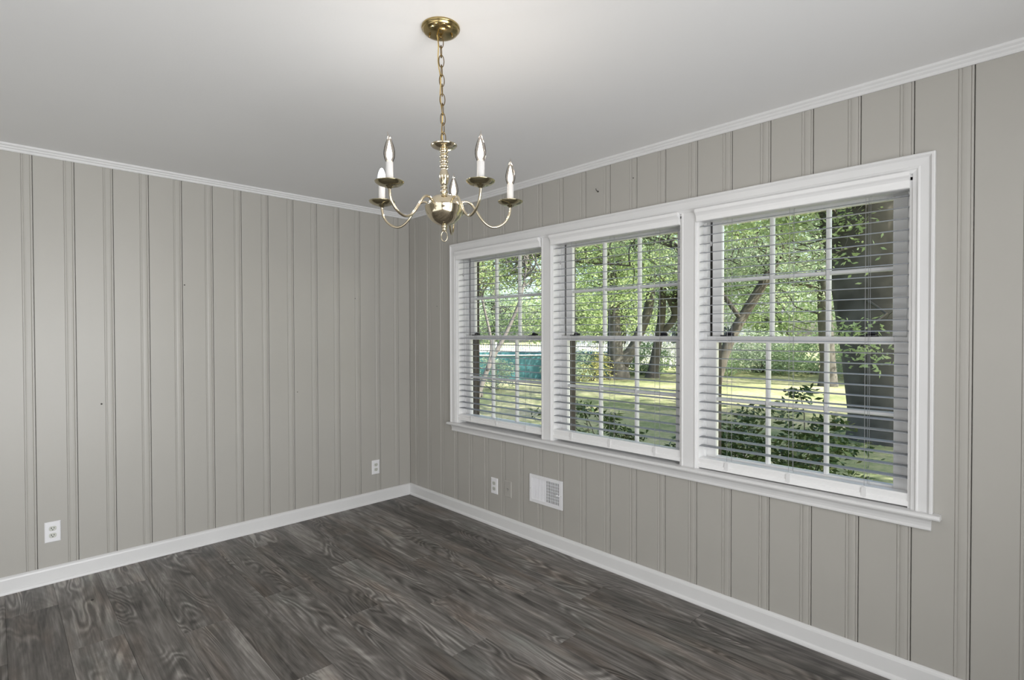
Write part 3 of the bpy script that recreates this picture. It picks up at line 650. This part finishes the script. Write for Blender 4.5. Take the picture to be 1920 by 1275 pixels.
# woodland beyond
WOOD = ['pale green tree at the far edge of the yard behind the pool', 'yellow-green tree at the far edge of the yard behind the forked trunk', 'grey-green tree at the far edge of the yard, left of the leaning tree', 'dense green tree at the far edge of the yard behind the leaning tree', 'mid-green tree at the far edge of the yard beside the massive trunk', 'tall dusty green tree at the far edge of the yard, rightmost', 'pale tree in the distance seen in the left window', 'olive green tree in the distance behind the picket fence', 'bright green tree in the distance between the two forked stems']
WP = [(14, 22, 6, LEAF_C), (20.5, 15.5, 7, LEAF_A), (25, 11, 8, LEAF_C), (27, 6.5, 8, LEAF_A), (27, 2, 7, LEAF_B), (22, -1.5, 8, LEAF_C), (10, 17, 6, LEAF_A), (20, 21, 7, LEAF_B), (23, 13.5, 8, LEAF_A)]
for lab, (x, y, h, mt_) in zip(WOOD, WP):
    tree('tree', lab, (x, y, GZ), [[(x, y, GZ - .1, .28), (x + .1, y, 2, .22), (x, y + .2, h * .8, .12)]],
         [(x, y, h * .38, 2.8, 3.0, h * .24), (x - .8, y - .5, 1.7, 2.4, 2.4, 1.2), (x + .3, y + .4, h * .62, 1.9, 1.9, .9)], 8500, .17, mt_, BARK, 110, .5, group='trees at the far edge of the yard')
# shrubs
def shrub(name, label, base, rad, hgt, n, ls, mt_, stems=6, group='shrubs', sig=.09, ncl=40, low=.15):
    t = thing(name, label, 'shrub', base, group); b = Vector(base)
    cl = []; st = MB()
    for k in range(ncl):
        a = random.uniform(0, 6.283); q = math.sqrt(random.random()); zz = hgt * random.uniform(low, 1) * (1 - .35 * q * q)
        cl.append((b.x + rad * q * math.cos(a), b.y + rad * q * math.sin(a), b.z + zz, random.uniform(.7, 1.3)))
    for c in cl[:max(stems, 1) * 4]:
        r0 = Vector((random.uniform(-.1, .1), random.uniform(-.1, .1), 0)) * rad
        st.tube(wob(b + r0, c[:3], 4, .35), [.012 * rad + .004] * 3 + [.004] * 6, 5, False)
    obj('stems', st, BARK, t, kind='stuff'); leaves('foliage', leaf_cloud(cl, n, ls, sig, aspect=.34), mt_, t); return t
shrub('shrub', 'dark narrow-leaved shrub right outside the right window, upright stems showing', (2.13, -2.38, GZ), .52, 1.46, 4200, .070, LEAF_D, 7, 'shrubs under the windows', .07, 75, .42)
shrub('shrub', 'sprawling leafy shrub outside the bottom of the middle window, left part', (1.45, -.98, GZ), .42, 1.44, 3000, .064, LEAF_D, 6, 'shrubs under the windows', .06, 40, .4)
shrub('shrub', 'thin leafy shrub outside the bottom right corner of the middle window', (1.75, -1.62, GZ), .34, 1.24, 1500, .064, LEAF_D, 5, 'shrubs under the windows', .06, 25, .5)
shrub('shrub', 'few dark sprigs at the lower right corner of the left window', (1.22, -.50, GZ), .14, 1.28, 260, .06, LEAF_D, 3, 'shrubs under the windows', .05, 9, .6)
shrub('shrub', 'rounded shrub with yellow leaves left of the forked trunk', (14.4, 9.0, GZ), .75, 1.25, 1300, .12, LEAF_Y, 4, 'shrubs on the lawn', .16, 40)
shrub('shrub', 'dull grey-green shrub in front of the teal pool wall', (13.6, 9.5, GZ), 1.0, 1.3, 2600, .12, LEAF_C, 4, 'shrubs on the lawn', .18, 45)
shrub('shrub', 'pale twiggy shrub in front of the pool seen in the left window', (9.3, 9.2, GZ), .7, 1.2, 1500, .10, LEAF_C, 5, 'shrubs on the lawn', .16, 30)
shrub('shrub', 'dark bush between the forked trunk and the straight dark tree', (18.6, 9.3, GZ), 1.2, 1.4, 3200, .14, LEAF_B, 4, 'shrubs on the lawn', .2, 50)
shrub('shrub', 'low green bush behind the lawn right of the straight dark tree', (21, 7.2, GZ), 1.4, 1.1, 3200, .14, LEAF_B, 4, 'shrubs on the lawn', .2, 50)
shrub('shrub', 'broad hedge-like bush at the far lawn edge behind the leaning tree', (23.5, 6.0, GZ), 1.9, 1.9, 5200, .17, LEAF_C, 4, 'shrubs on the lawn', .28, 70)
shrub('shrub', 'broad blue-green bush at the far lawn edge left of the slim trunk', (24, 3.6, GZ), 1.9, 1.9, 5200, .17, LEAF_B, 4, 'shrubs on the lawn', .28, 70)
shrub('shrub', 'broad green bush at the far lawn edge right of the slim trunk', (23, .9, GZ), 1.9, 1.7, 5200, .17, LEAF_C, 4, 'shrubs on the lawn', .28, 70)

# ------------------------------------------------------------------ pool, picket fence, neighbour's house
pool = thing('swimming_pool', 'teal-walled above-ground pool with a white rim beyond the lawn', 'pool', (14.4, 12.4, GZ))
pc = Vector((14.9, 13.1, 0)); n = 48; E = []
for k in range(n):
    a = 2 * math.pi * k / n; E.append(Vector((math.cos(a) * 4.6, math.sin(a) * 2.2, 0)))
rot = Matrix.Rotation(math.radians(-36), 3, 'Z'); E = [rot @ e for e in E]
obj('pool_wall', MB().prism([[tuple(pc + e + Vector((0, 0, z))) for e in E] for z in (GZ - .1, .44)], True, False, True), TEAL, pool)
obj('pool_rim', MB().tube([tuple(pc + e * 1.01 + Vector((0, 0, .47))) for e in E], .03, 8, closed=True), PICK, pool)
obj('pool_water', MB().add([tuple(pc + e * .99 + Vector((0, 0, .30))) for e in E], [tuple(range(n))]), TEAL, pool)
a0, a1 = Vector((13.3, 16.9, 0)), Vector((28.0, 8.1, 0)); dv = (a1 - a0).normalized(); L = (a1 - a0).length; nn = Vector((-dv.y, dv.x, 0))
pf = thing('picket_fence', 'white picket fence running behind the pool', 'fence', tuple(a0 + Vector((0, 0, GZ))))
def obox(mb, c, hw, ht, z0, z1):
    q = [c + dv * sx * hw + nn * sy * ht for sx, sy in ((-1, -1), (1, -1), (1, 1), (-1, 1))]; mb.prism([[(p.x, p.y, z) for p in q] for z in (z0, z1)]); return mb
for z in (.02, .56):
    m2 = MB(); c = a0 + dv * (L / 2) + nn * .03; obox(m2, c, L / 2, .02, z, z + .09); obj('rail', m2, PICK, pf)
kk = 0; s = 0.05; pm = None
while s < L:
    c = a0 + dv * s
    if pm is None:
        mb = MB(); q = [c + dv * sx * .036 + nn * sy * .010 for sx, sy in ((-1, -1), (1, -1), (1, 1), (-1, 1))]; tp = [c + dv * sx * .004 + nn * sy * .010 for sx, sy in ((-1, -1), (1, -1), (1, 1), (-1, 1))]
        mb.prism([[(p.x, p.y, z) for p in q] for z in (GZ + .08, .76)] + [[(p.x, p.y, .83) for p in tp]]); pm = obj('picket', mb, PICK, pf, tuple(c)).data
    else: mesh_obj('picket', pm, PICK, pf, tuple(c))
    s += .118
s = 0.
while s < L + .1:
    mb = MB(); c = a0 + dv * s + nn * .07; obox(mb, c, .05, .05, GZ - .1, .90); obox(mb, c, .065, .065, .90, .93); obj('post', mb, PICK, pf); s += 2.4
hc = Vector((33, 16.5, 0)); hs = thing('house', "neighbour's pale-sided house behind the trees", 'house', (33, 16.5, GZ))
hd = Vector((.36, -.933, 0)); hn = Vector((.933, .36, 0))
def hbox(mb, s0, s1, d0, d1, z0, z1):
    q = [hc + hd * a + hn * b for a, b in ((s0, d0), (s1, d0), (s1, d1), (s0, d1))]; mb.prism([[(p.x, p.y, z) for p in q] for z in (z0, z1)]); return mb
obj('wall', hbox(MB(), -7, 8, 0, 7, GZ - .1, 2.5), SIDING, hs)
rb = MB(); rings = []
for s_ in (-7.5, 8.5):
    rings.append([tuple(hc + hd * s_ + hn * b + Vector((0, 0, z))) for b, z in ((-.6, 2.4), (3.5, 4.6), (7.6, 2.4), (7.6, 2.3), (-.6, 2.3))])
obj('roof', rb.prism(rings), ROOFM, hs)
for s_ in (-5, -2, 1, 4, 6.6):
    wf = obj('window', hbox(MB(), s_ - .55, s_ + .55, -.06, 0, .5, 1.9), PICK, hs); obj('pane', hbox(MB(), s_ - .45, s_ + .45, -.075, -.05, .6, 1.8), HWIN, wf)
